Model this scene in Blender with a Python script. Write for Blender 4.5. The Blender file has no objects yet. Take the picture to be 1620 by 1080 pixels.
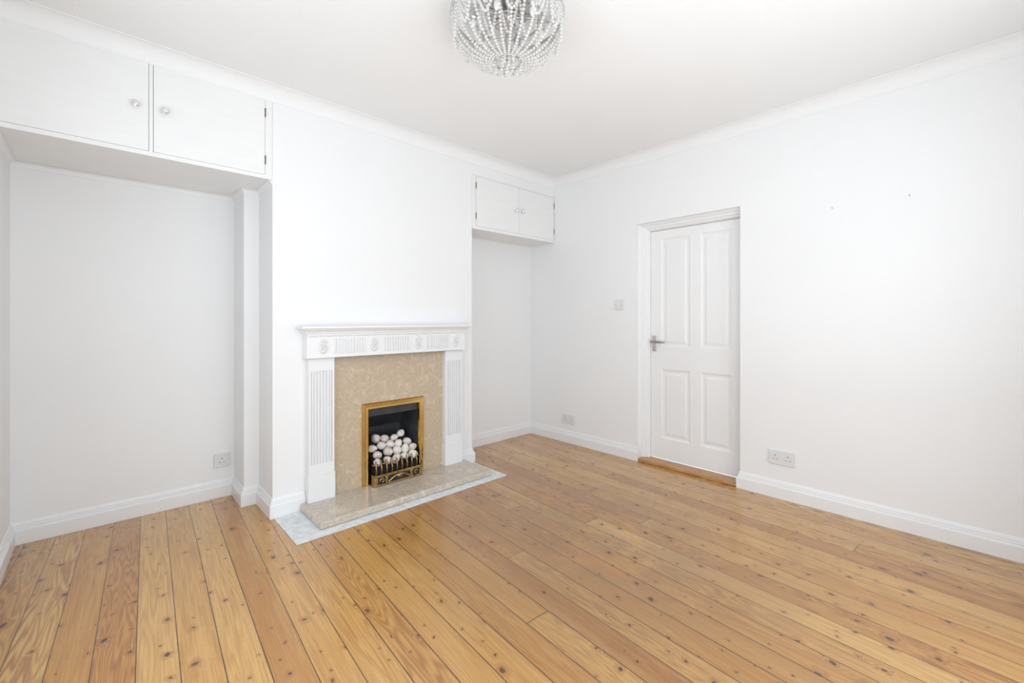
import bpy, bmesh, math, random
from mathutils import Vector, Matrix, noise as mnoise
random.seed(7)
C = bpy.context.scene.collection
PI = math.pi
# ------------------------------------------------------------------ room numbers (metres)
XL, XR, YN = -.342, 3.234, -.42
YF, YAR, YAL, YP = 2.839, 3.158, 3.419, 3.147
XC0, XC1, XP = .736, 2.218, .653
ZC, ZK = 2.525, 2.441
DY0, DY1, DZ = 1.125, 1.932, 1.954
# ------------------------------------------------------------------ materials
def new_mat(name):
    m = bpy.data.materials.new(name); m.use_nodes = True
    nt = m.node_tree
    return m, nt, nt.nodes['Principled BSDF']
def mat(name, col, rough=.5, metal=0., var=.04, scale=6., bump=0., bscale=60., trans=0., coat=0., stretch=(1,1,1), ior=1.5):
    m, nt, b = new_mat(name)
    tc = nt.nodes.new('ShaderNodeTexCoord'); mp = nt.nodes.new('ShaderNodeMapping')
    mp.inputs['Scale'].default_value = stretch
    nt.links.new(tc.outputs['Object'], mp.inputs[0])
    n = nt.nodes.new('ShaderNodeTexNoise'); n.inputs['Scale'].default_value = scale; n.inputs['Detail'].default_value = 2
    nt.links.new(mp.outputs[0], n.inputs['Vector'])
    r = nt.nodes.new('ShaderNodeValToRGB')
    r.color_ramp.elements[0].position = .3; r.color_ramp.elements[1].position = .7
    r.color_ramp.elements[0].color = (*[c*(1-var) for c in col], 1)
    r.color_ramp.elements[1].color = (*[min(1, c*(1+var)) for c in col], 1)
    nt.links.new(n.outputs[0], r.inputs[0]); nt.links.new(r.outputs[0], b.inputs['Base Color'])
    b.inputs['Roughness'].default_value = rough; b.inputs['Metallic'].default_value = metal
    b.inputs['Transmission Weight'].default_value = trans; b.inputs['Coat Weight'].default_value = coat
    b.inputs['IOR'].default_value = ior
    if bump:
        n2 = nt.nodes.new('ShaderNodeTexNoise'); n2.inputs['Scale'].default_value = bscale; n2.inputs['Detail'].default_value = 2
        nt.links.new(mp.outputs[0], n2.inputs['Vector'])
        bp = nt.nodes.new('ShaderNodeBump'); bp.inputs['Strength'].default_value = bump; bp.inputs['Distance'].default_value = .004
        nt.links.new(n2.outputs[0], bp.inputs['Height']); nt.links.new(bp.outputs[0], b.inputs['Normal'])
    return m
M = {}
M['wall'] = mat('wall_paint', (.88, .882, .883), .65, var=.010, scale=1.5, bump=.10, bscale=45)
M['ceil'] = mat('ceiling_paint', (.885, .887, .885), .8, var=.010, scale=2, bump=.25, bscale=90)
M['trim'] = mat('trim_gloss', (.87, .873, .875), .35, var=.01, scale=3)
M['door'] = mat('door_satin', (.88, .88, .878), .35, var=.01, scale=3)
M['cup'] = mat('cupboard_paint', (.87, .868, .86), .4, var=.012, scale=5, bump=.12, bscale=14, stretch=(1, 1, 6))
M['surround'] = mat('surround_paint', (.86, .862, .866), .4, var=.01, scale=4)
M['plastic'] = mat('white_plastic', (.77, .765, .77), .3, var=.01)
M['plastic2'] = mat('rocker_plastic', (.84, .84, .84), .25, var=.01)
M['hole'] = mat('dark_hole', (.03, .03, .03), .6)
M['chrome'] = mat('brushed_chrome', (.62, .61, .60), .22, 1., var=.05, scale=30)
M['knob'] = mat('clear_knob', (.80, .80, .81), .12, .55, var=.05, scale=30)
M['steel'] = mat('dull_steel', (.40, .40, .41), .35, 1., var=.08, scale=30)
M['brass'] = mat('polished_brass', (.80, .56, .20), .17, 1., var=.06, scale=14, bump=.03, bscale=25)
M['brass2'] = mat('antique_brass', (.44, .315, .14), .24, 1., var=.35, scale=35, bump=.08, bscale=50)
M['brass3'] = mat('dark_brass_bars', (.28, .195, .09), .24, 1., var=.35, scale=35, bump=.08, bscale=50)
M['hinge'] = mat('hinge_brass', (.20, .13, .06), .4, .8, var=.2, scale=40)
M['black'] = mat('firebox_black', (.038, .040, .044), .36, 0., var=.3, scale=12, bump=.2, bscale=40)
M['coal'] = mat('coal_bed', (.02, .018, .017), .9, var=.4, scale=25, bump=.6, bscale=40)
M['plate'] = mat('painted_concrete', (.74, .765, .78), .6, var=.13, scale=26, bump=.4, bscale=30)
M['sill'] = mat('sill_pine', (.50, .27, .105), .35, var=.3, scale=8, stretch=(14, 1, 14))
M['bulb'] = mat('bulb_glass', (.85, .85, .82), .25, var=.01)
def crystal_mat():
    m, nt, b = new_mat('crystal')
    N, L = nt.nodes, nt.links
    b.inputs['Roughness'].default_value = .05; b.inputs['IOR'].default_value = 1.7
    tc = N.new('ShaderNodeTexCoord'); n = N.new('ShaderNodeTexNoise'); n.inputs['Scale'].default_value = 60
    L.new(tc.outputs['Object'], n.inputs['Vector'])
    r = N.new('ShaderNodeValToRGB'); r.color_ramp.elements[0].color = (.82, .815, .80, 1); r.color_ramp.elements[1].color = (1, .99, .98, 1)
    L.new(n.outputs[0], r.inputs[0]); L.new(r.outputs[0], b.inputs['Base Color'])
    tr = N.new('ShaderNodeBsdfTransparent'); tr.inputs[0].default_value = (.93, .925, .915, 1)
    mx = N.new('ShaderNodeMixShader'); mx.inputs[0].default_value = .45
    L.new(tr.outputs[0], mx.inputs[1]); L.new(b.outputs[0], mx.inputs[2])
    L.new(mx.outputs[0], nt.nodes['Material Output'].inputs['Surface'])
    return m
M['glass'] = crystal_mat()

def pebble_mat():
    m, nt, b = new_mat('pebble_stone')
    tc = nt.nodes.new('ShaderNodeTexCoord'); oi = nt.nodes.new('ShaderNodeObjectInfo')
    n = nt.nodes.new('ShaderNodeTexNoise'); n.inputs['Scale'].default_value = 1.6; n.inputs['Detail'].default_value = 6
    nt.links.new(tc.outputs['Object'], n.inputs['Vector'])
    r = nt.nodes.new('ShaderNodeValToRGB'); e = r.color_ramp.elements
    e[0].position = .33; e[0].color = (.55, .42, .34, 1); e[1].position = .60; e[1].color = (.80, .73, .67, 1)
    nt.links.new(n.outputs[0], r.inputs[0])
    mx = nt.nodes.new('ShaderNodeMix'); mx.data_type = 'RGBA'; mx.inputs[7].default_value = (.84, .81, .76, 1)
    nt.links.new(oi.outputs['Random'], mx.inputs[0]); nt.links.new(r.outputs[0], mx.inputs[6])
    nt.links.new(mx.outputs[2], b.inputs['Base Color']); b.inputs['Roughness'].default_value = .6
    return m
M['pebble'] = pebble_mat()

def marble_mat(name, c0, c1, c2, rough, scale, warp=.12, vein=.80):
    m, nt, b = new_mat(name)
    tc = nt.nodes.new('ShaderNodeTexCoord')
    n0 = nt.nodes.new('ShaderNodeTexNoise'); n0.inputs['Scale'].default_value = scale*.5; n0.inputs['Detail'].default_value = 5
    nt.links.new(tc.outputs['Object'], n0.inputs['Vector'])
    add = nt.nodes.new('ShaderNodeMixRGB'); add.blend_type = 'ADD'; add.inputs[0].default_value = warp
    nt.links.new(tc.outputs['Object'], add.inputs[1]); nt.links.new(n0.outputs['Color'], add.inputs[2])
    n = nt.nodes.new('ShaderNodeTexNoise'); n.inputs['Scale'].default_value = scale; n.inputs['Detail'].default_value = 8; n.inputs['Roughness'].default_value = .70
    nt.links.new(add.outputs[0], n.inputs['Vector'])
    r = nt.nodes.new('ShaderNodeValToRGB'); e = r.color_ramp.elements
    e[0].position = .28; e[0].color = (*c0, 1); e[1].position = .74; e[1].color = (*c2, 1)
    k = e.new(.46); k.color = (*c1, 1); k = e.new(.50); k.color = (*[x*vein for x in c1], 1); k = e.new(.54); k.color = (*c1, 1)
    nt.links.new(n.outputs[0], r.inputs[0]); nt.links.new(r.outputs[0], b.inputs['Base Color'])
    b.inputs['Roughness'].default_value = rough
    return m
M['marble_panel'] = marble_mat('beige_marble_panel', (.48, .37, .25), (.61, .49, .355), (.71, .60, .46), .18, 21, warp=.16, vein=.79)
M['marble_hearth'] = marble_mat('beige_marble_hearth', (.49, .41, .32), (.61, .53, .435), (.73, .66, .565), .05, 14, warp=.16, vein=.77)

def floor_mat():
    m, nt, b = new_mat('pine_boards')
    N = nt.nodes; L = nt.links
    def math_(op, a, b_=None, c=None):
        n = N.new('ShaderNodeMath'); n.operation = op
        for i, v in enumerate((a, b_, c)):
            if v is None: continue
            if isinstance(v, (int, float)): n.inputs[i].default_value = v
            else: L.new(v, n.inputs[i])
        return n.outputs[0]
    def comb(x, y, z):
        n = N.new('ShaderNodeCombineXYZ')
        for i, v in enumerate((x, y, z)):
            if isinstance(v, (int, float)): n.inputs[i].default_value = v
            else: L.new(v, n.inputs[i])
        return n.outputs[0]
    def noise(vec, scale, det=3, rough=.5):
        n = N.new('ShaderNodeTexNoise'); n.inputs['Scale'].default_value = scale; n.inputs['Detail'].default_value = det; n.inputs['Roughness'].default_value = rough
        L.new(vec, n.inputs['Vector']); return n.outputs[0]
    def smooth(v, a, b_, lo=0., hi=1.):
        n = N.new('ShaderNodeMapRange'); n.interpolation_type = 'SMOOTHSTEP'
        L.new(v, n.inputs[0])
        for i, q in ((1, a), (2, b_), (3, lo), (4, hi)):
            if isinstance(q, (int, float)): n.inputs[i].default_value = q
            else: L.new(q, n.inputs[i])
        return n.outputs[0]
    def mixc(f, a, b_, blend='MIX'):
        n = N.new('ShaderNodeMix'); n.data_type = 'RGBA'; n.blend_type = blend
        if isinstance(f, (int, float)): n.inputs[0].default_value = f
        else: L.new(f, n.inputs[0])
        for i, v in ((6, a), (7, b_)):
            if isinstance(v, tuple): n.inputs[i].default_value = (*v, 1)
            else: L.new(v, n.inputs[i])
        return n.outputs[2]
    tc = N.new('ShaderNodeTexCoord'); rot = N.new('ShaderNodeVectorRotate'); rot.rotation_type = 'Z_AXIS'
    rot.inputs['Angle'].default_value = math.radians(3.4)
    L.new(tc.outputs['Object'], rot.inputs['Vector'])
    sp = N.new('ShaderNodeSeparateXYZ'); L.new(rot.outputs[0], sp.inputs[0]); x, y = sp.outputs[0], sp.outputs[1]
    W = .115; LEN = 7.5
    xs = math_('DIVIDE', math_('ADD', x, .03), W); i = math_('FLOOR', xs); fx = math_('FRACT', xs)
    w1 = N.new('ShaderNodeTexWhiteNoise'); w1.noise_dimensions = '1D'; L.new(i, w1.inputs['W']); ri = w1.outputs[0]
    ys = math_('ADD', math_('DIVIDE', y, LEN), math_('MULTIPLY', ri, 7.)); j = math_('FLOOR', ys); fy = math_('FRACT', ys)
    w2 = N.new('ShaderNodeTexWhiteNoise'); w2.noise_dimensions = '2D'; L.new(comb(i, j, 0), w2.inputs['Vector']); rb = w2.outputs[0]
    ws = N.new('ShaderNodeSeparateColor'); L.new(w2.outputs[1], ws.inputs[0]); r2, r3 = ws.outputs[1], ws.outputs[2]
    gx = math_('MULTIPLY', math_('MINIMUM', fx, math_('SUBTRACT', 1., fx)), W)
    gy = math_('MULTIPLY', math_('MINIMUM', fy, math_('SUBTRACT', 1., fy)), LEN)
    gd = math_('MINIMUM', gx, gy)
    gw = math_('ADD', .0018, math_('MULTIPLY', ri, .0016))
    gap = smooth(gd, .0009, gw, 1., 0.)
    off = math_('MULTIPLY', rb, 31.)
    # knots
    vo = N.new('ShaderNodeTexVoronoi'); vo.voronoi_dimensions = '2D'; vo.feature = 'F1'; vo.inputs['Scale'].default_value = 1.; vo.inputs['Randomness'].default_value = 1.
    wob = noise(comb(math_('MULTIPLY', x, 30.), math_('MULTIPLY', y, 30.), off), 1., 2)
    wv = math_('MULTIPLY', math_('SUBTRACT', wob, .5), .24)
    L.new(comb(math_('ADD', math_('ADD', math_('DIVIDE', x, .090), off), wv), math_('ADD', math_('DIVIDE', y, .115), wv), 0), vo.inputs['Vector'])
    vs = N.new('ShaderNodeSeparateColor'); L.new(vo.outputs['Color'], vs.inputs[0])
    has = math_('GREATER_THAN', vs.outputs[0], math_('ADD', .05, math_('MULTIPLY', r3, .5)))
    big = math_('POWER', vs.outputs[1], 3.5)
    size = math_('ADD', .042, math_('MULTIPLY', big, .105))
    dist = vo.outputs['Distance']
    knot = math_('MULTIPLY', smooth(dist, math_('MULTIPLY', size, .6), size, 1., 0.), has)
    knot = math_('MULTIPLY', knot, math_('ADD', .76, math_('MULTIPLY', vs.outputs[2], .2)))
    halo = math_('MULTIPLY', smooth(dist, math_('MULTIPLY', size, .7), math_('MULTIPLY', size, 3.3), 1., 0.), has)
    # grain: figure lines follow stretched noise contours, tighter on some boards than on others
    g0 = noise(comb(math_('ADD', math_('MULTIPLY', x, math_('ADD', 4., math_('MULTIPLY', r3, 7.))), off), math_('MULTIPLY', y, math_('ADD', .28, math_('MULTIPLY', r2, .35))), off), 1., 3, .5)
    g0 = math_('ADD', g0, math_('MULTIPLY', halo, .05))
    ring = math_('ADD', math_('MULTIPLY', math_('SINE', math_('MULTIPLY', g0, 180.)), .5), .5)
    ring = math_('POWER', ring, 1.4)
    rstr = smooth(r2, .1, .9, .30, .90)
    fine = noise(comb(math_('ADD', math_('MULTIPLY', x, 170.), off), math_('MULTIPLY', y, 3.5), 0), 1., 3, .6)
    broad = noise(comb(math_('ADD', math_('MULTIPLY', x, 12.), off), math_('MULTIPLY', y, .7), 3), 1., 3)
    cb = N.new('ShaderNodeValToRGB'); L.new(rb, cb.inputs[0]); e = cb.color_ramp.elements
    e[0].position = 0; e[0].color = (.42, .18, .036, 1); e[1].position = 1; e[1].color = (.68, .405, .130, 1)
    k = e.new(.3); k.color = (.53, .255, .054, 1); k = e.new(.55); k.color = (.58, .305, .074, 1); k = e.new(.8); k.color = (.63, .355, .100, 1)
    col = mixc(math_('MULTIPLY', ring, rstr), cb.outputs[0], (.32, .115, .020))
    col = mixc(smooth(broad, .42, .72, 0., .42), col, (.68, .41, .135))
    col = mixc(smooth(fine, .40, .75, 0., .50), col, (.30, .115, .025))
    # worn, darker and greyer patches across the middle of the room
    wn = noise(comb(x, math_('MULTIPLY', y, .8), 4.), 1.6, 4, .65)
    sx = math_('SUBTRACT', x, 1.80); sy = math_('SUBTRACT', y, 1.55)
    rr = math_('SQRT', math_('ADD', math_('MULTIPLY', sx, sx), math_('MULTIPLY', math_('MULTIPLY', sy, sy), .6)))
    worn = math_('MULTIPLY', smooth(wn, .36, .58, .22, 1.), smooth(rr, .2, 1.3, 1., 0.))
    col = mixc(math_('MULTIPLY', worn, .62), col, (.235, .125, .052))
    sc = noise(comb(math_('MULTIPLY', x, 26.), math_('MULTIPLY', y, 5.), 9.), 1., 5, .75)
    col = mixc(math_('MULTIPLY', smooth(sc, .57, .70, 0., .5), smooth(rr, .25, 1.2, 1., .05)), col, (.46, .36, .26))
    col = mixc(math_('MULTIPLY', halo, .46), col, (.28, .095, .020))
    col = mixc(knot, col, (.045, .015, .007))
    col = mixc(math_('MULTIPLY', gap, .90), col, (.035, .015, .007))
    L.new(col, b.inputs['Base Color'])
    rg = smooth(wn, .3, .7, .20, .36); L.new(rg, b.inputs['Roughness'])
    b.inputs['Specular IOR Level'].default_value = .6
    b.inputs['Coat Weight'].default_value = .6; b.inputs['Coat Roughness'].default_value = .14
    bp = N.new('ShaderNodeBump'); bp.inputs['Strength'].default_value = .28; bp.inputs['Distance'].default_value = .003
    L.new(math_('SUBTRACT', math_('MULTIPLY', fine, .10), gap), bp.inputs['Height']); L.new(bp.outputs[0], b.inputs['Normal'])
    return m
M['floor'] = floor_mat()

# ------------------------------------------------------------------ mesh helpers (all in world metres)
def box(bm, x0, x1, y0, y1, z0, z1):
    v = [bm.verts.new((x, y, z)) for z in (z0, z1) for x, y in ((x0, y0), (x1, y0), (x1, y1), (x0, y1))]
    for f in ((3, 2, 1, 0), (4, 5, 6, 7), (0, 1, 5, 4), (1, 2, 6, 5), (2, 3, 7, 6), (3, 0, 4, 7)):
        bm.faces.new([v[i] for i in f])
def tube(bm, pts, r, seg=10, caps=True):
    pts = [Vector(p) for p in pts]; rings = []
    rad = r if isinstance(r, (list, tuple)) else [r]*len(pts)
    up = None
    for i, p in enumerate(pts):
        d = (pts[min(i+1, len(pts)-1)] - pts[max(i-1, 0)]).normalized()
        if up is None or abs(up.dot(d)) > .95:
            up = Vector((0, 0, 1)) if abs(d.z) < .9 else Vector((1, 0, 0))
        a = d.cross(up).normalized(); b_ = a.cross(d).normalized(); up = b_
        rings.append([bm.verts.new(p + a*math.cos(t*2*PI/seg)*rad[i] + b_*math.sin(t*2*PI/seg)*rad[i]) for t in range(seg)])
    for q in range(len(rings)-1):
        for t in range(seg):
            bm.faces.new((rings[q][t], rings[q][(t+1) % seg], rings[q+1][(t+1) % seg], rings[q+1][t]))
    if caps:
        bm.faces.new(rings[0][::-1]); bm.faces.new(rings[-1])
def lathe(bm, prof, origin, axis='z', seg=24):
    o = Vector(origin); rings = []
    for r, h in prof:
        ring = []
        for t in range(seg):
            a = 2*PI*t/seg; c, s = max(r, 1e-5)*math.cos(a), max(r, 1e-5)*math.sin(a)
            p = {'z': (c, s, h), 'y': (c, h, s), 'x': (h, c, s)}[axis]
            ring.append(bm.verts.new(o + Vector(p)))
        rings.append(ring)
    for q in range(len(rings)-1):
        for t in range(seg):
            bm.faces.new((rings[q][t], rings[q][(t+1) % seg], rings[q+1][(t+1) % seg], rings[q+1][t]))
    bm.faces.new(rings[0][::-1]); bm.faces.new(rings[-1])
def ellipsoid(bm, c, r, rot=None, seg=12, rings=8):
    mt = Matrix.Translation(c) @ (rot.to_4x4() if rot else Matrix()) @ Matrix.Diagonal((*r, 1))
    bmesh.ops.create_uvsphere(bm, u_segments=seg, v_segments=rings, radius=1, matrix=mt)
def torus(bm, c, R, r, seg=64, s2=10):
    grid = []
    for i in range(seg):
        a = 2*PI*i/seg
        grid.append([bm.verts.new((c[0]+(R+r*math.cos(2*PI*k/s2))*math.cos(a), c[1]+(R+r*math.cos(2*PI*k/s2))*math.sin(a), c[2]+r*math.sin(2*PI*k/s2))) for k in range(s2)])
    for i in range(seg):
        for k in range(s2):
            bm.faces.new((grid[i][k], grid[(i+1) % seg][k], grid[(i+1) % seg][(k+1) % s2], grid[i][(k+1) % s2]))
def sweep(bm, path, prof, closed=False):
    n = len(path); rings = []
    def nrm(a, b_):
        d = Vector((b_[0]-a[0], b_[1]-a[1])).normalized(); return Vector((d.y, -d.x))
    for i in range(n):
        ns = []
        if i > 0 or closed: ns.append(nrm(path[i-1], path[i]))
        if i < n-1 or closed: ns.append(nrm(path[i], path[(i+1) % n]))
        mv = ns[0] if len(ns) == 1 else (ns[0]+ns[1])/(1+ns[0].dot(ns[1]))
        rings.append([bm.verts.new((path[i][0]+mv.x*o, path[i][1]+mv.y*o, z)) for o, z in prof])
    k = len(prof)
    for i in range(n if closed else n-1):
        a, b_ = rings[i], rings[(i+1) % n]
        for t in range(k): bm.faces.new((a[t], a[(t+1) % k], b_[(t+1) % k], b_[t]))
    if not closed:
        bm.faces.new(rings[0]); bm.faces.new(rings[-1][::-1])
def wpos(o):
    p = Vector((0, 0, 0))
    while o: p += o.location; o = o.parent
    return p
def obj(name, bm, m, parent=None, smooth=False, bevel=0, base=None, segs=2):
    bmesh.ops.recalc_face_normals(bm, faces=bm.faces)
    me = bpy.data.meshes.new(name); o = bpy.data.objects.new(name, me); C.objects.link(o)
    off = wpos(parent) if parent else Vector(base or (0, 0, 0))
    bmesh.ops.translate(bm, verts=bm.verts, vec=-off)
    bm.to_mesh(me); bm.free(); me.materials.append(m)
    if parent: o.parent = parent
    else: o.location = off
    if smooth:
        for p in me.polygons: p.use_smooth = True
    if bevel:
        b = o.modifiers.new('bevel', 'BEVEL'); b.width = bevel; b.segments = segs; b.limit_method = 'ANGLE'
    return o
def B(): return bmesh.new()
def boxes(*bs):
    bm = B()
    for b_ in bs: box(bm, *b_)
    return bm
def tag(o, label=None, cat=None, group=None, kind=None):
    if label: o['label'] = label
    if cat: o['category'] = cat
    if group: o['group'] = group
    if kind: o['kind'] = kind
    return o
def thing(name, loc, label=None, cat=None, group=None, kind=None):
    o = bpy.data.objects.new(name, None); C.objects.link(o); o.location = loc; o.empty_display_size = .1
    return tag(o, label, cat, group, kind)
def struct(name, bm, m, **k): return tag(obj(name, bm, m, **k), kind='structure')

# ------------------------------------------------------------------ room shell
T = .2
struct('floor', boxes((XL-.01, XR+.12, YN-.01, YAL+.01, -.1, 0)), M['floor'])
struct('ceiling', boxes((XL-T, XR+T, YN-T, YAL+T, ZC, ZC+.1)), M['ceil'])
struct('wall_right', boxes((XR, XR+T, YN-T, DY0, -.1, ZC), (XR, XR+T, DY1, YAL+T, -.1, ZC), (XR, XR+T, DY0, DY1, DZ, ZC)), M['wall'])
WL = (.55, 2.18, .35, 2.10)
struct('wall_left', boxes((XL-T, XL, YN-T, WL[0], -.1, ZC), (XL-T, XL, WL[1], YAL+T, -.1, ZC), (XL-T, XL, WL[0], WL[1], -.1, WL[2]), (XL-T, XL, WL[0], WL[1], WL[3], ZC)), M['wall'])
WN = (-.25, 2.45, .12, 2.20)
struct('wall_front', boxes((XL, WN[0], YN-T, YN, -.1, ZC), (WN[1], XR, YN-T, YN, -.1, ZC), (WN[0], WN[1], YN-T, YN, -.1, WN[2]), (WN[0], WN[1], YN-T, YN, WN[3], ZC)), M['wall'])
FX0, FX1, FZ = 1.30, 1.72, .57       # builder's opening for the fire
struct('wall_back', boxes(
    (XL, XP, YAL, YAL+T, -.1, ZC), (XP, XC0, YP, YAL+T, -.1, ZC), (XC1, XR, YAR, YAL+T, -.1, ZC),
    (XL, XC0, YF, YAL, 2.462, ZC), (XC1, XR, YF, YAR, 2.362, ZC)), M['wall'])
struct('wall_chimney', boxes(
    (XC0, FX0, YF, YAL+T, -.1, ZC), (FX1, XC1, YF, YAL+T, -.1, ZC), (FX0, FX1, YF, YAL+T, FZ, ZC),
    (FX0, FX1, YF+.34, YAL+T, -.1, FZ)), M['wall'])
def window(name, x0, x1, y0, y1, z0, z1, along):
    bm = B(); t = .05
    if along == 'y':
        for b_ in ((x0, x1, y0, y0+t, z0, z1), (x0, x1, y1-t, y1, z0, z1), (x0, x1, y0+t, y1-t, z0, z0+t), (x0, x1, y0+t, y1-t, z1-t, z1), (x0, x1, (y0+y1)/2-.03, (y0+y1)/2+.03, z0+t, z1-t)): box(bm, *b_)
    else:
        for b_ in ((x0, x0+t, y0, y1, z0, z1), (x1-t, x1, y0, y1, z0, z1), (x0+t, x1-t, y0, y1, z0, z0+t), (x0+t, x1-t, y0, y1, z1-t, z1), ((x0+x1)/2-.03, (x0+x1)/2+.03, y0, y1, z0+t, z1-t)): box(bm, *b_)
    struct(name, bm, M['trim'], bevel=.006)
window('window_1', XL-.16, XL-.10, WL[0], WL[1], WL[2], WL[3], 'y')
window('window_2', WN[0], WN[1], YN-.16, YN-.10, WN[2], WN[3], 'x')
# cornice, coving, skirting
bm = B(); cz = [(0, ZK+.004), (.003, ZK+.004), (.004, ZK+.008)]
for k in range(13):
    a = k/12*PI/2; cz.append((.005+.068*(1-math.cos(a)), ZK+.009+.070*math.sin(a)))
cz += [(.074, ZC-.003), (.076, ZC-.0028), (.076, ZC-.0005), (0, ZC-.0005)]
sweep(bm, [(XL, YN), (XL, YF), (XR, YF), (XR, YN)], cz, closed=True)
struct('trim_1', bm, M['wall'])
bm = B(); cv = [(0, 1.958), (.002, 1.959)]
for k in range(7):
    a = k/6*PI/2; cv.append((.003+.018*(1-math.cos(a)), 1.960+.024*math.sin(a)))
cv += [(.022, 1.986), (0, 1.986)]
sweep(bm, [(XL, YF+.03), (XL, YAL), (XP, YAL), (XP, YP), (XC0, YP), (XC0, YF+.004)], cv)
struct('trim_2', bm, M['wall'])
sk = [(0, 0.0005), (.020, 0.0005), (.020, .072), (.018, .077), (.013, .079), (.013, .088), (.009, .091), (.009, .099), (.006, .108), (.004, .113), (0, .114)]
bm = B(); sweep(bm, [(XL, YAL), (XP, YAL), (XP, YP), (XC0, YP), (XC0, YF), (.915, YF)], sk)
sweep(bm, [(2.086, YF), (XC1, YF), (XC1, YAR), (XR, YAR)], sk)
struct('baseboard_back', bm, M['trim'])
bm = B(); sweep(bm, [(XR, YAR), (XR, DY1), (XR+.028, DY1)], sk); sweep(bm, [(XR+.028, DY0), (XR, DY0), (XR, YN)], sk)
struct('baseboard_right', bm, M['trim'])
bm = B(); sweep(bm, [(XL, YN), (XL, YAL)], sk); struct('baseboard_left', bm, M['trim'])
bm = B(); sweep(bm, [(XR, YN), (XL, YN)], sk); struct('baseboard_front', bm, M['trim'])
# white painted strip of old hearth around the marble slab
struct('trim_3', boxes((.737, 2.214, 2.407, YF-.001, .0005, .004)), M['plate'], bevel=.0015)

# ------------------------------------------------------------------ door
DX = 3.335
door = thing('door_1', (DX, 1.5, .03), kind='structure')
door['label'] = 'white four panel internal door set back in the right wall'
ly0, ly1, lz0, lz1 = 1.155, 1.856, .032, 1.893
pans = [(1.5265, 1.7655, .946, 1.825), (1.220, 1.444, .946, 1.825), (1.5265, 1.7655, .200, .762), (1.220, 1.444, .200, .762)]
bm = B()
ysl = [ly0, 1.220, 1.444, 1.5265, 1.7655, ly1]; zsl = [lz0, .200, .762, .946, 1.825, lz1]
for a in range(5):
    for c in range(5):
        if a in (1, 3) and c in (1, 3): continue
        bm.faces.new([bm.verts.new((DX, y, z)) for y, z in ((ysl[a], zsl[c]), (ysl[a+1], zsl[c]), (ysl[a+1], zsl[c+1]), (ysl[a], zsl[c+1]))])
box(bm, DX+.013, DX+.04, ly0, ly1, lz0, lz1)
edge = [(ly0, lz0), (ly1, lz0), (ly1, lz1), (ly0, lz1)]
for k in range(4):
    a, c = edge[k], edge[(k+1) % 4]
    bm.faces.new([bm.verts.new(p) for p in ((DX, *a), (DX, *c), (DX+.014, *c), (DX+.014, *a))])
for (y0, y1, z0, z1) in pans:
    steps = [(0, 0), (.004, .004), (.014, .0075), (.022, .008), (.026, .008), (.046, .003), (.050, .003)]
    rings = [[bm.verts.new((DX+dx, y, z)) for y, z in ((y0+i_, z0+i_), (y1-i_, z0+i_), (y1-i_, z1-i_), (y0+i_, z1-i_))] for i_, dx in steps]
    for q in range(len(rings)-1):
        for t in range(4): bm.faces.new((rings[q][t], rings[q][(t+1) % 4], rings[q+1][(t+1) % 4], rings[q+1][t]))
    bm.faces.new(rings[-1])
bmesh.ops.remove_doubles(bm, verts=bm.verts, dist=.00005)
obj('door_leaf', bm, M['door'], door)
# moulded lining: one stepped profile carried up the left side, across the head and down the right side
prof = [(0, 3.262), (.006, 3.264), (.012, 3.272), (.020, 3.274), (.026, 3.286), (.044, 3.290), (.050, 3.302), (.062, 3.306), (.070, 3.318), (.0735, 3.321), (.0735, 3.43)]
bm = B(); rings = []
for o_, px in prof:
    rt = min(o_*.36, .026); tp = o_*.78
    rings.append([bm.verts.new((px, y, z)) for y, z in ((DY1-.001-o_, .027), (DY1-.001-o_, DZ-.001-tp), (DY0+.001+rt, DZ-.001-tp), (DY0+.001+rt, .027))])
for q in range(len(rings)-1):
    for t in range(3): bm.faces.new((rings[q][t], rings[q][t+1], rings[q+1][t+1], rings[q+1][t]))
obj('door_frame', bm, M['trim'], door)
hb = B(); box(hb, DX-.008, DX-.0005, 1.803, 1.843, .905, 1.035)
hd = obj('door_handle', hb, M['chrome'], door, bevel=.003)
hb = B(); tube(hb, [(DX-.008, 1.823, .985), (DX-.05, 1.823, .985)], .009, 12)
tube(hb, [(DX-.05, 1.832, .985), (DX-.053, 1.80, .985), (DX-.053, 1.74, .984), (DX-.050, 1.715, .982)], [.0095, .010, .0085, .0075], 12)
obj('lever', hb, M['steel'], hd, smooth=True)
struct('trim_4', boxes((XR-.012, XR+.115, DY0+.001, DY1-.02, .0008, .026)), M['sill'], bevel=.004)

# ------------------------------------------------------------------ cupboards
def knob_bm(x, y, z):
    bm = B()
    lathe(bm, [(.011, 0), (.011, -.003), (.005, -.006), (.0045, -.014), (.008, -.016)], (x, y, z), 'y', 16)
    lathe(bm, [(.006, -.014), (.013, -.018), (.0175, -.024), (.0165, -.030), (.010, -.035), (.004, -.036)], (x, y, z), 'y', 12)
    return bm
def cupboard(label, loc, carcass, doors, z0, z1, group):
    t = thing('wall_cupboard', loc, label, 'cupboard', group)
    obj('body', boxes(*carcass), M['cup'], t, bevel=.0012)
    for (x0, x1, kx, hx) in doors:
        d = obj('door', boxes((x0, x1, YF-.004, YF+.014, z0, z1)), M['cup'], t, bevel=.002)
        obj('knob', knob_bm(kx, YF-.004, (z0+z1)/2-.005), M['knob'], d)
        for hz in (z0+.085, z1-.075):
            bm = B(); tube(bm, [(hx, YF-.005, hz-.025), (hx, YF-.005, hz+.025)], .0032, 8)
            obj('hinge', bm, M['hinge'], d, smooth=True)
    return t
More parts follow.
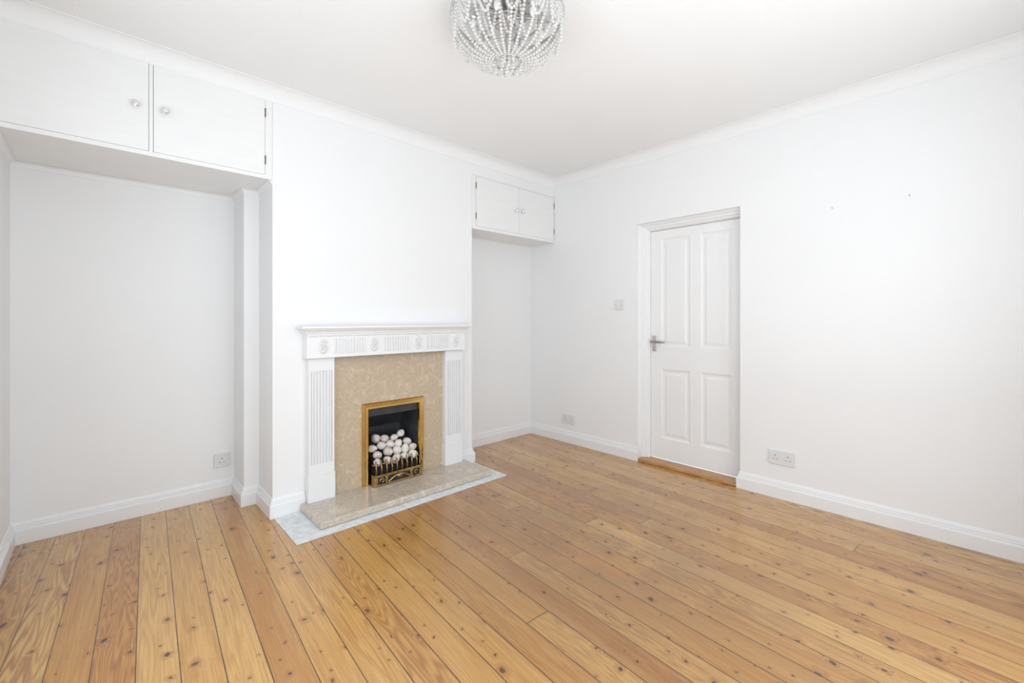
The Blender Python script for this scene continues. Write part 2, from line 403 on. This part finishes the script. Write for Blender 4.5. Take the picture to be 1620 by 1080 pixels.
cupboard('wide white double cupboard above the left recess beside the chimney breast', (.2, YF, 1.987),
    [(XL+.001, XP-.001, YF-.004, YAL-.001, 1.987, 2.0095), (XP-.001, XC0-.001, YF-.004, YP-.001, 1.987, 2.0095),
     (.1755, .1915, YF, YF+.02, 2.0095, 2.4475), (.6965, XC0-.001, YF, YF+.02, 2.0095, 2.4475), (XL+.001, XC0-.001, YF, YP-.002, 2.4475, 2.460),
     (XL+.001, XL+.003, YF, YP-.03, 2.0095, 2.4475), (XL+.003, XC0-.001, YP-.03, YP-.005, 2.0095, 2.4475), (XL+.003, .6965, YF+.016, YF+.02, 2.0095, 2.4475)],
    [(XL+.006, .174, .124, XL+.006), (.193, .695, .238, .6965)], 2.0108, 2.445, 'cupboards above the alcoves')
cupboard('small white double cupboard above the right alcove near the door', (2.73, YF, 1.92),
    [(XC1+.001, XR-.001, YF-.006, YAR-.001, 1.915, 1.9395), (XC1+.001, 2.260, YF, YF+.02, 1.9395, 2.353),
     (XC1+.001, XR-.001, YF, YAR-.002, 2.353, 2.361), (XC1+.001, XR-.001, YAR-.03, YAR-.005, 1.9395, 2.353), (2.26, XR-.001, YF+.016, YF+.02, 1.9395, 2.353)],
    [(2.262, 2.7505, 2.712, 2.2605), (2.7535, XR-.005, 2.790, XR-.004)], 1.941, 2.351, 'cupboards above the alcoves')

# ------------------------------------------------------------------ fireplace surround
XM = 1.498
fs = thing('fireplace_surround', (XM, YF, 0), 'white painted mantelpiece with fluted pilasters and oval rosettes around the fire', 'fireplace surround')
h = .592; yb = YF-.001; yfz = YF-.072
pts = [(.004, 1.070), (.004, 1.078), (.011, 1.082), (.013, 1.090), (.020, 1.098), (.030, 1.103), (.032, 1.108), (.040, 1.110), (.044, 1.114), (.044, 1.122), (.041, 1.126)]
def ring_mould(bm, half, yfront, pts):
    rings = []
    for (o, z) in pts:
        rings.append([bm.verts.new(p) for p in ((XM-half-o, yb, z), (XM-half-o, yfront-o, z), (XM+half+o, yfront-o, z), (XM+half+o, yb, z))])
    for q in range(len(rings)-1):
        for t in range(4): bm.faces.new((rings[q][t], rings[q][(t+1) % 4], rings[q+1][(t+1) % 4], rings[q+1][t]))
    bm.faces.new(rings[0][::-1]); bm.faces.new(rings[-1])
bm = B(); ring_mould(bm, h, yfz, pts)
obj('shelf', bm, M['surround'], fs)
bm = B(); n = 64
for k in range(n):
    ellipsoid(bm, (XM-h+.004+(2*h-.008)*(k+.5)/n, yfz-.003, 1.066), (.0078, .005, .006), None, 8, 6)
obj('bead_moulding', bm, M['surround'], fs, smooth=True)
obj('frieze', boxes((XM-h, XM+h, yfz, yb, .930, 1.0695), (XM-h-.004, XM+h+.004, yfz-.004, yb, .930, .940)), M['surround'], fs, bevel=.002)
def rosette(x, z):
    bm = B(); y = yfz
    ellipsoid(bm, (x, y, z), (.029, .006, .050), None, 28, 10)
    for k in range(14):
        a = 2*PI*k/14
        ellipsoid(bm, (x+.020*math.cos(a), y-.005, z+.036*math.sin(a)), (.0056, .009, .011), Matrix.Rotation(-a+PI/2, 3, 'Y'), 8, 6)
    for k in range(8):
        a = 2*PI*(k+.5)/8
        ellipsoid(bm, (x+.0095*math.cos(a), y-.007, z+.018*math.sin(a)), (.0044, .008, .008), Matrix.Rotation(-a+PI/2, 3, 'Y'), 8, 6)
    ellipsoid(bm, (x, y-.009, z), (.0055, .008, .009), None, 10, 8)
    return bm
for k in range(4): obj('rosette', rosette(XM-.499+.3327*k, 1.003), M['surround'], fs, smooth=True)
def reeds(x0, x1, z0, z1, y, n, depth, gapf=.2):
    bm = B(); w = (x1-x0)/n
    for k in range(n):
        xa, xb = x0+w*k+w*gapf, x0+w*(k+1)-w*gapf
        pr = [(xa, y), (xa+.0010, y-depth*.7), (xa+.0025, y-depth), (xb-.0025, y-depth), (xb-.0010, y-depth*.7), (xb, y)]
        lo = [bm.verts.new((px, py, z0)) for px, py in pr]; hi = [bm.verts.new((px, py, z1)) for px, py in pr]
        for t in range(6): bm.faces.new((lo[t], lo[(t+1) % 6], hi[(t+1) % 6], hi[t]))
        bm.faces.new(lo); bm.faces.new(hi)
    return bm
for k in range(3):
    cx = XM-.3327+.3327*k
    obj('fluted_panel', reeds(cx-.106, cx+.106, .954, 1.050, yfz-.0002, 11, .0085, .19), M['surround'], fs)
FZ0, FZ1 = .275, .850
for sx in (-1, 1):
    cx = XM+sx*.499; x0, x1 = cx-.0775, cx+.0775; yg, yt = YF-.0445, YF-.054
    bm = boxes((x0, x1, yg, yb, .222, .9295), (x0, x1, yt, yg, FZ1, .9295), (x0, x1, yt, yg, .222, FZ0), (x0, x0+.014, yt, yg, FZ0, FZ1), (x1-.014, x1, yt, yg, FZ0, FZ1))
    p = obj('pilaster', bm, M['surround'], fs)
    obj('fluting', reeds(x0+.012, x1-.012, FZ0, FZ1, yg-.0002, 7, .0093, .19), M['surround'], p)
    bm = boxes((x0-.004, x1+.004, yt-.008, yb, .0465, .210), (x0-.001, x1+.001, yt-.004, yb, .210, .2215))
    obj('plinth', bm, M['surround'], fs, bevel=.003)
# marble
PX0, PX1 = XM-.499+.0785, XM+.499-.0785
GX0, GX1, GZ = 1.290, 1.730, .583
tag(obj('marble_back_panel', boxes((PX0, GX0, YF-.014, YF-.001, .0465, .929), (GX1, PX1, YF-.014, YF-.001, .0465, .929), (GX0, GX1, YF-.014, YF-.001, GZ, .929)), M['marble_panel'], base=(XM, YF, .0465)),
    'beige veined marble back panel between the pilasters around the brass framed fire', 'fireplace panel')
tag(obj('hearth_slab', boxes((.882, 2.128, 2.478, YF-.001, .0045, .046)), M['marble_hearth'], bevel=.010, base=(XM, 2.66, .0045), segs=4),
    'polished beige marble hearth slab on the floor under the mantelpiece', 'hearth')

# ------------------------------------------------------------------ gas fire
GC = 1.510; yq = YF-.0145
gf = thing('gas_fire', (GC, yq, .0465), 'brass framed gas fire with black firebox set in the marble panel', 'fire')
ox0, ox1, oz = 1.273, 1.747, .600
steps = [(0, 0), (0, .010), (.006, .018), (.014, .018), (.018, .013), (.030, .013), (.034, .016), (.040, .016), (.044, .006), (.044, -.005)]
bm = B(); rings = []
for i_, d in steps:
    rings.append([bm.verts.new((x, yq-d, z)) for x, z in ((ox0+i_, .047), (ox0+i_, oz-i_), (ox1-i_, oz-i_), (ox1-i_, .047))])
for q in range(len(rings)-1):
    for t in range(3): bm.faces.new((rings[q][t], rings[q][t+1], rings[q+1][t+1], rings[q+1][t]))
obj('brass_frame', bm, M['brass'], gf)
bm = B(); ix0, ix1, iz = ox0+.044, ox1-.044, oz-.044
yk = YF+.20
fv = [bm.verts.new(p) for p in ((ix0, yq, .047), (ix1, yq, .047), (ix1, yq, iz), (ix0, yq, iz))]
mv = [bm.verts.new(p) for p in ((ix0+.03, yk, .047), (ix1-.03, yk, .047), (ix1-.03, yk, .38), (ix0+.03, yk, .38))]
uv = [bm.verts.new(p) for p in ((ix0+.02, YF+.10, iz-.015), (ix1-.02, YF+.10, iz-.015))]
bm.faces.new((fv[0], fv[1], mv[1], mv[0])); bm.faces.new(mv)
bm.faces.new((mv[3], mv[2], uv[1], uv[0])); bm.faces.new((uv[0], uv[1], fv[2], fv[3]))
bm.faces.new((fv[0], mv[0], mv[3])); bm.faces.new((fv[0], mv[3], uv[0])); bm.faces.new((fv[0], uv[0], fv[3]))
bm.faces.new((fv[1], mv[2], mv[1])); bm.faces.new((fv[1], uv[1], mv[2])); bm.faces.new((fv[1], fv[2], uv[1]))
obj('firebox', bm, M['black'], gf)
obj('hood', boxes((ix0+.005, ix1-.005, yq+.002, yq+.010, .505, .554)), M['black'], gf, bevel=.003)
# coal bed: wedge rising to the back
bm = B()
B0, B1 = (yq-.045, .155), (yq+.150, .325)       # (y, z) of the bed's front and back edge
pr = [(B0[0], .0475), B0, B1, (B1[0], .0475)]
bx0, bx1 = ix0+.034, ix1-.034
lo = [bm.verts.new((bx0, y, z)) for y, z in pr]; hi = [bm.verts.new((bx1, y, z)) for y, z in pr]
for t in range(4): bm.faces.new((lo[t], lo[(t+1) % 4], hi[(t+1) % 4], hi[t]))
bm.faces.new(lo); bm.faces.new(hi)
obj('coal_bed', bm, M['coal'], gf)
# fret: base, bars, rails
fy = yq-.080
bm = B()
box(bm, 1.325, 1.695, fy, fy+.014, .0475, .060); box(bm, 1.325, 1.695, fy, fy+.014, .104, .122)
for a, c in ((1.325, 1.352), (1.405, 1.426), (1.594, 1.615), (1.668, 1.695)): box(bm, a, c, fy, fy+.014, .060, .104)
box(bm, 1.325, 1.339, fy+.014, yq-.02, .0475, .122); box(bm, 1.681, 1.695, fy+.014, yq-.02, .0475, .122)
fret = obj('fret', bm, M['brass2'], gf, bevel=.003)
obj('ash_panel', boxes((1.345, 1.675, fy+.0145, fy+.02, .0475, .121)), M['black'], fret)
bm = B(); arch = []
for k in range(17):
    t = k/16; arch.append((1.426+.168*t, fy-.003, .066+.034*math.sin(PI*t)))
tube(bm, arch, .006, 8)
for sx in (-1, 1):
    sc = []
    for k in range(13):
        t = k/12; a = t*1.6*PI; r_ = .018*(1-.6*t)
        sc.append((GC+sx*(.128+r_*math.cos(a)), fy-.002, .082+r_*math.sin(a)))
    tube(bm, sc, .0042, 6)
ellipsoid(bm, (GC, fy-.004, .090), (.022, .006, .014), None, 12, 8)
obj('ornament', bm, M['brass2'], fret, smooth=True)
for k in range(10):
    xx = 1.338+.344*k/9; pts_ = []
    for q in range(9):
        t = q/8; pts_.append((xx, fy+.007-.010*math.sin(PI*t)*(1 if t > .2 else .6)-.004*math.sin(2*PI*t), .118+.098*t))
    bm = B(); tube(bm, pts_, [.0050, .0053, .0057, .0060, .0062, .0062, .0058, .0054, .0046], 8)
    obj('bar', bm, M['brass3'], fret, smooth=True)
bm = B(); tube(bm, [(1.322, fy+.016, .190), (1.698, fy+.016, .190)], .005, 8)
for xx in (1.328, 1.692): tube(bm, [(xx, fy+.016, .190), (xx, yq-.022, .190)], .005, 8)
obj('rail', bm, M['brass3'], fret, smooth=True)

# pebbles, each one a thing: laid on the sloping bed and pushed apart until they only touch
def pebble_mesh(seed):
    bm = B(); bmesh.ops.create_icosphere(bm, subdivisions=3, radius=1)
    for v in bm.verts:
        d = mnoise.noise(v.co*.9 + Vector((seed*7.3, seed*3.1, 0))); d2 = mnoise.noise(v.co*2.2 + Vector((seed*2.3, 5, seed)))
        v.co *= 1+.28*d+.06*d2
    mx = [max(abs(v.co[i]) for v in bm.verts) for i in range(3)]
    for v in bm.verts: v.co = Vector((v.co.x/mx[0], v.co.y/mx[1], v.co.z/mx[2]))
    me = bpy.data.meshes.new('pebble'); bm.to_mesh(me); bm.free(); me.materials.append(M['pebble'])
    for p in me.polygons: p.use_smooth = True
    return me
pm = [pebble_mesh(s) for s in range(7)]
rownames = ['front row just behind the brass bars', 'second row of the heap', 'third row of the heap', 'top row at the back of the heap']
counts = [5, 5, 5, 4]
pos = {5: ['leftmost', 'second from left', 'middle', 'second from right', 'rightmost'], 4: ['leftmost', 'second from left', 'second from right', 'rightmost']}
sl = Vector((0, B1[0]-B0[0], B1[1]-B0[1])); SLEN = sl.length; sl.normalize(); nrm_ = Vector((0, -sl.z, sl.y))
rr_ = random.Random(9); P2 = []
for ri_, n in enumerate(counts):
    wid = (.264, .266, .254, .186)[ri_]; sh = (-.010, .014, -.010, .012)[ri_]
    for k in range(n):
        P2.append([sh-wid/2+wid*k/(n-1)+rr_.uniform(-.012, .012), .034+.058*ri_+rr_.uniform(-.014, .014), rr_.uniform(.0300, .0360), ri_, k, n])
for it in range(400):
    for a in range(len(P2)):
        for c in range(a):
            p, q = P2[a], P2[c]; dx, dy = p[0]-q[0], p[1]-q[1]; d = math.hypot(dx, dy) or 1e-6; need = (p[2]+q[2])*.94
            if d < need:
                f = (need-d)*.25/d; p[0] += dx*f; p[1] += dy*f; q[0] -= dx*f; q[1] -= dy*f
    for p in P2:
        p[0] = max(-.146, min(.146, p[0])); p[1] = max(.030, min(SLEN-.022, p[1]))
for q, (px, ps, r_, ri_, k, n) in enumerate(P2):
    o = bpy.data.objects.new('pebble', pm[(q*3) % 7]); C.objects.link(o)
    o.location = Vector((GC+px, B0[0], B0[1])) + sl*ps + nrm_*(r_*.86+.002+rr_.uniform(0, .010))
    o.scale = (r_*rr_.uniform(1.02, 1.16), r_*rr_.uniform(.82, .98), r_*rr_.uniform(.80, .98))
    o.rotation_euler = (rr_.uniform(-.4, .4), rr_.uniform(-1.0, 1.0), rr_.uniform(-.5, .5))
    tag(o, 'pale smooth pebble, %s in the %s' % (pos[n][k], rownames[ri_]), 'pebble', 'pebbles heaped in the gas fire')

# ------------------------------------------------------------------ sockets, switch, nails
def faceplate(name, label, cat, wall, a, z, w, h, kind, group=None):
    if wall == 'right':
        P = lambda s0, s1, z0, z1, d0, d1: (XR-d1, XR-d0, a-s1, a-s0, z+z0, z+z1); loc = (XR, a, z)
    else:
        P = lambda s0, s1, z0, z1, d0, d1: (a+s0, a+s1, YAL-d1, YAL-d0, z+z0, z+z1); loc = (a, YAL, z)
    t = thing(name, loc, label, cat, group)
    obj('plate', boxes(P(-w/2, w/2, -h/2, h/2, .0003, .010)), M['plastic'], t, bevel=.003)
    if kind == 'switch':
        obj('rocker', boxes(P(-.011, .011, -.016, .016, .0101, .014)), M['plastic2'], t, bevel=.002)
        for s in (-.031, .031): obj('screw', boxes(P(s-.003, s+.003, -.003, .003, .0101, .0106)), M['steel'], t)
    else:
        for c in ((-.036, .036) if kind == 'double' else (0,)):
            rc = (c*1.0 + (.022 if c > 0 else -.022)) if kind == 'double' else .025
            obj('rocker', boxes(P(rc-.006, rc+.006, .010, .028, .0101, .014)), M['plastic2'], t, bevel=.0015)
            cc = c if kind == 'double' else -.002
            obj('pin_holes', boxes(P(cc-.002, cc+.002, .008, .017, .0101, .0104), P(cc-.0145, cc-.008, -.014, -.010, .0101, .0104), P(cc+.008, cc+.0145, -.014, -.010, .0101, .0104)), M['hole'], t)
    return t
faceplate('power_socket', 'white single power socket low on the left recess wall above skirting', 'socket', 'back', .583, .240, .090, .090, 'single', 'wall sockets')
faceplate('power_socket', 'white double power socket between the far corner and the door', 'socket', 'right', 2.650, .222, .148, .088, 'double', 'wall sockets')
faceplate('power_socket', 'white double power socket right of the door above the skirting', 'socket', 'right', .870, .266, .150, .092, 'double', 'wall sockets')
faceplate('light_switch', 'white square light switch on the wall left of the door', 'switch', 'right', 2.095, 1.292, .088, .088, 'switch')
for (a, z, lb) in ((.252, 1.845, 'tiny dark nail left in the right wall, nearer the right edge'), (.599, 1.84, 'tiny dark nail left in the right wall, nearer the door')):
    bm = B(); tube(bm, [(XR+.003, a, z), (XR-.014, a, z+.003)], .0016, 8); lathe(bm, [(.003, -.014), (.003, -.0155)], (XR, a, z+.003), 'x', 10)
    tag(obj('nail', bm, M['steel'], base=(XR, a, z)), lb, 'nail', 'nails in the right wall')

# ------------------------------------------------------------------ chandelier
CX, CY = 1.288, 1.397
ch = thing('ceiling_light', (CX, CY, ZC), 'round chrome ceiling light draped with strings of clear crystal beads', 'ceiling light')
bm = B(); lathe(bm, [(.11, -.0005), (.11, -.012), (.10, -.022), (.03, -.026)], (CX, CY, ZC), 'z', 40); obj('ceiling_plate', bm, M['chrome'], ch)
TIERS = [(.240, 2.484), (.150, 2.476), (.066, 2.462)]
bm = B()
for (R_, z_), t_ in zip(TIERS, (.007, .004, .004)): torus(bm, (CX, CY, z_), R_, t_)
torus(bm, (CX, CY, 2.286), .058, .004, 40)
obj('ring', bm, M['chrome'], ch, smooth=True)
bm = B(); lathe(bm, [(.022, 0), (.022, -.03), (.010, -.04), (.008, -.18), (.012, -.195), (.012, -.212), (.004, -.218)], (CX, CY, ZC-.022), 'z', 20); obj('stem', bm, M['chrome'], ch)
for k in range(6):
    a = 2*PI*(k+.5)/6; ca, sa = math.cos(a), math.sin(a)
    bm = B(); tube(bm, [(CX+.02*ca, CY+.02*sa, 2.487), (CX+.12*ca, CY+.12*sa, 2.495), (CX+.234*ca, CY+.234*sa, 2.484)], .005, 8); arm = obj('arm', bm, M['chrome'], ch, smooth=True)
    bm = B(); lathe(bm, [(.012, 0), (.017, -.006), (.017, -.035), (.012, -.04)], (CX+.15*ca, CY+.15*sa, 2.488), 'z', 16); obj('lamp_holder', bm, M['chrome'], arm)
    bm = B(); ellipsoid(bm, (CX+.15*ca, CY+.15*sa, 2.432), (.012, .012, .022), None, 12, 8); obj('bulb', bm, M['bulb'], arm, smooth=True)
tb = bmesh.new(); bmesh.ops.create_icosphere(tb, subdivisions=2, radius=1)
TV = [v.co.copy() for v in tb.verts]; TF = [[v.index for v in f.verts] for f in tb.faces]; tb.free()
def strand(curve, r=.0064, gap=.0136):
    pts_ = [Vector(p) for p in curve]; out = [pts_[0]]; acc = 0
    for a, c in zip(pts_, pts_[1:]):
        seg = (c-a).length; t = gap-acc
        while t <= seg: out.append(a+(c-a)*(t/seg)); t += gap
        acc = (acc+seg) % gap
    vs, fs_ = [], []
    for n_, p in enumerate(out):
        b0 = len(vs); vs += [tuple(p+v*r-Vector((CX, CY, ZC))) for v in TV]; fs_ += [[i+b0 for i in f] for f in TF]
    me = bpy.data.meshes.new('bead_strand'); me.from_pydata(vs, [], fs_); me.materials.append(M['glass'])
    for p in me.polygons: p.use_smooth = True
    o = bpy.data.objects.new('bead_strand', me); C.objects.link(o); o.parent = ch
    return o
def loop(R_, z_, a, half, drop, pull):
    cv_ = []
    for s in range(25):
        t = -1+2*s/24; b_ = 1-t*t
        rr2 = R_-pull*b_; aa = a+half*t*(.72+.28*abs(t))
        cv_.append((CX+rr2*math.cos(aa), CY+rr2*math.sin(aa), z_-drop*b_))
    return cv_
def bowl(a, r0, z0, r1, z1):
    cv_ = []
    for k in range(25):
        t = k/24*PI/2; r_ = r1+(r0-r1)*math.cos(t)**.85; z = z0-(z0-z1)*math.sin(t)**1.1
        cv_.append((CX+r_*math.cos(a), CY+r_*math.sin(a), z))
    return cv_
for k in range(28): strand(bowl(2*PI*k/28, .240, 2.478, .058, 2.288))           # the basket
for k in range(14):
    for q, dr in enumerate((.125, .088, .050)): strand(loop(*TIERS[0], 2*PI*k/14, .215*(1-.16*q), dr, .010))
for k in range(11): strand(loop(*TIERS[1], 2*PI*k/11, .29, .150, .016))
for k in range(10):                                                             # fringe under the basket
    a = 2*PI*k/10; z1 = 2.255+.008*(k % 3)
    strand([(CX+.058*math.cos(a), CY+.058*math.sin(a), 2.284), (CX+.058*math.cos(a), CY+.058*math.sin(a), z1)])
for k in range(7):
    a = 2*PI*k/6; r_ = .028 if k else 0
    strand([(CX+r_*math.cos(a), CY+r_*math.sin(a), 2.30), (CX+r_*math.cos(a), CY+r_*math.sin(a), 2.250 if k else 2.243)])

# ------------------------------------------------------------------ light
w = bpy.data.worlds.new('daylight'); bpy.context.scene.world = w; w.use_nodes = True
bg = w.node_tree.nodes['Background']; bg.inputs[0].default_value = (.86, .93, 1, 1); bg.inputs[1].default_value = 1.75
def area(name, loc, rot, sx, sy, power, col):
    l = bpy.data.lights.new(name, 'AREA'); l.shape = 'RECTANGLE'; l.size = sx; l.size_y = sy; l.energy = power; l.color = col
    o = bpy.data.objects.new(name, l); C.objects.link(o); o.location = loc; o.rotation_euler = rot; return o
area('daylight_left', (XL-.26, (WL[0]+WL[1])/2, (WL[2]+WL[3])/2), (0, -PI/2, 0), WL[3]-WL[2], WL[1]-WL[0], 13, (.86, .935, 1))
area('daylight_front', ((WN[0]+WN[1])/2, YN-.32, (WN[2]+WN[3])/2), (PI/2, 0, 0), WN[1]-WN[0], WN[3]-WN[2], 21, (.92, .965, 1))
# added fill lamp facing up to brighten the ceiling, no real fixture
area('ceiling_fill', (1.0, .25, .75), (PI, 0, 0), 2.0, 1.0, 14, (.87, .935, 1))

# ------------------------------------------------------------------ camera
cd = bpy.data.cameras.new('camera'); co = bpy.data.objects.new('camera', cd); C.objects.link(co)
co.location = (0, 0, 1.17); co.rotation_euler = (PI/2, 0, math.radians(46.75-90))
cd.sensor_width = 36; cd.lens = 691.4*36/1620; cd.shift_y = -35.4/1620; cd.clip_start = .02
bpy.context.scene.camera = co
bpy.context.scene.view_settings.view_transform = 'Standard'
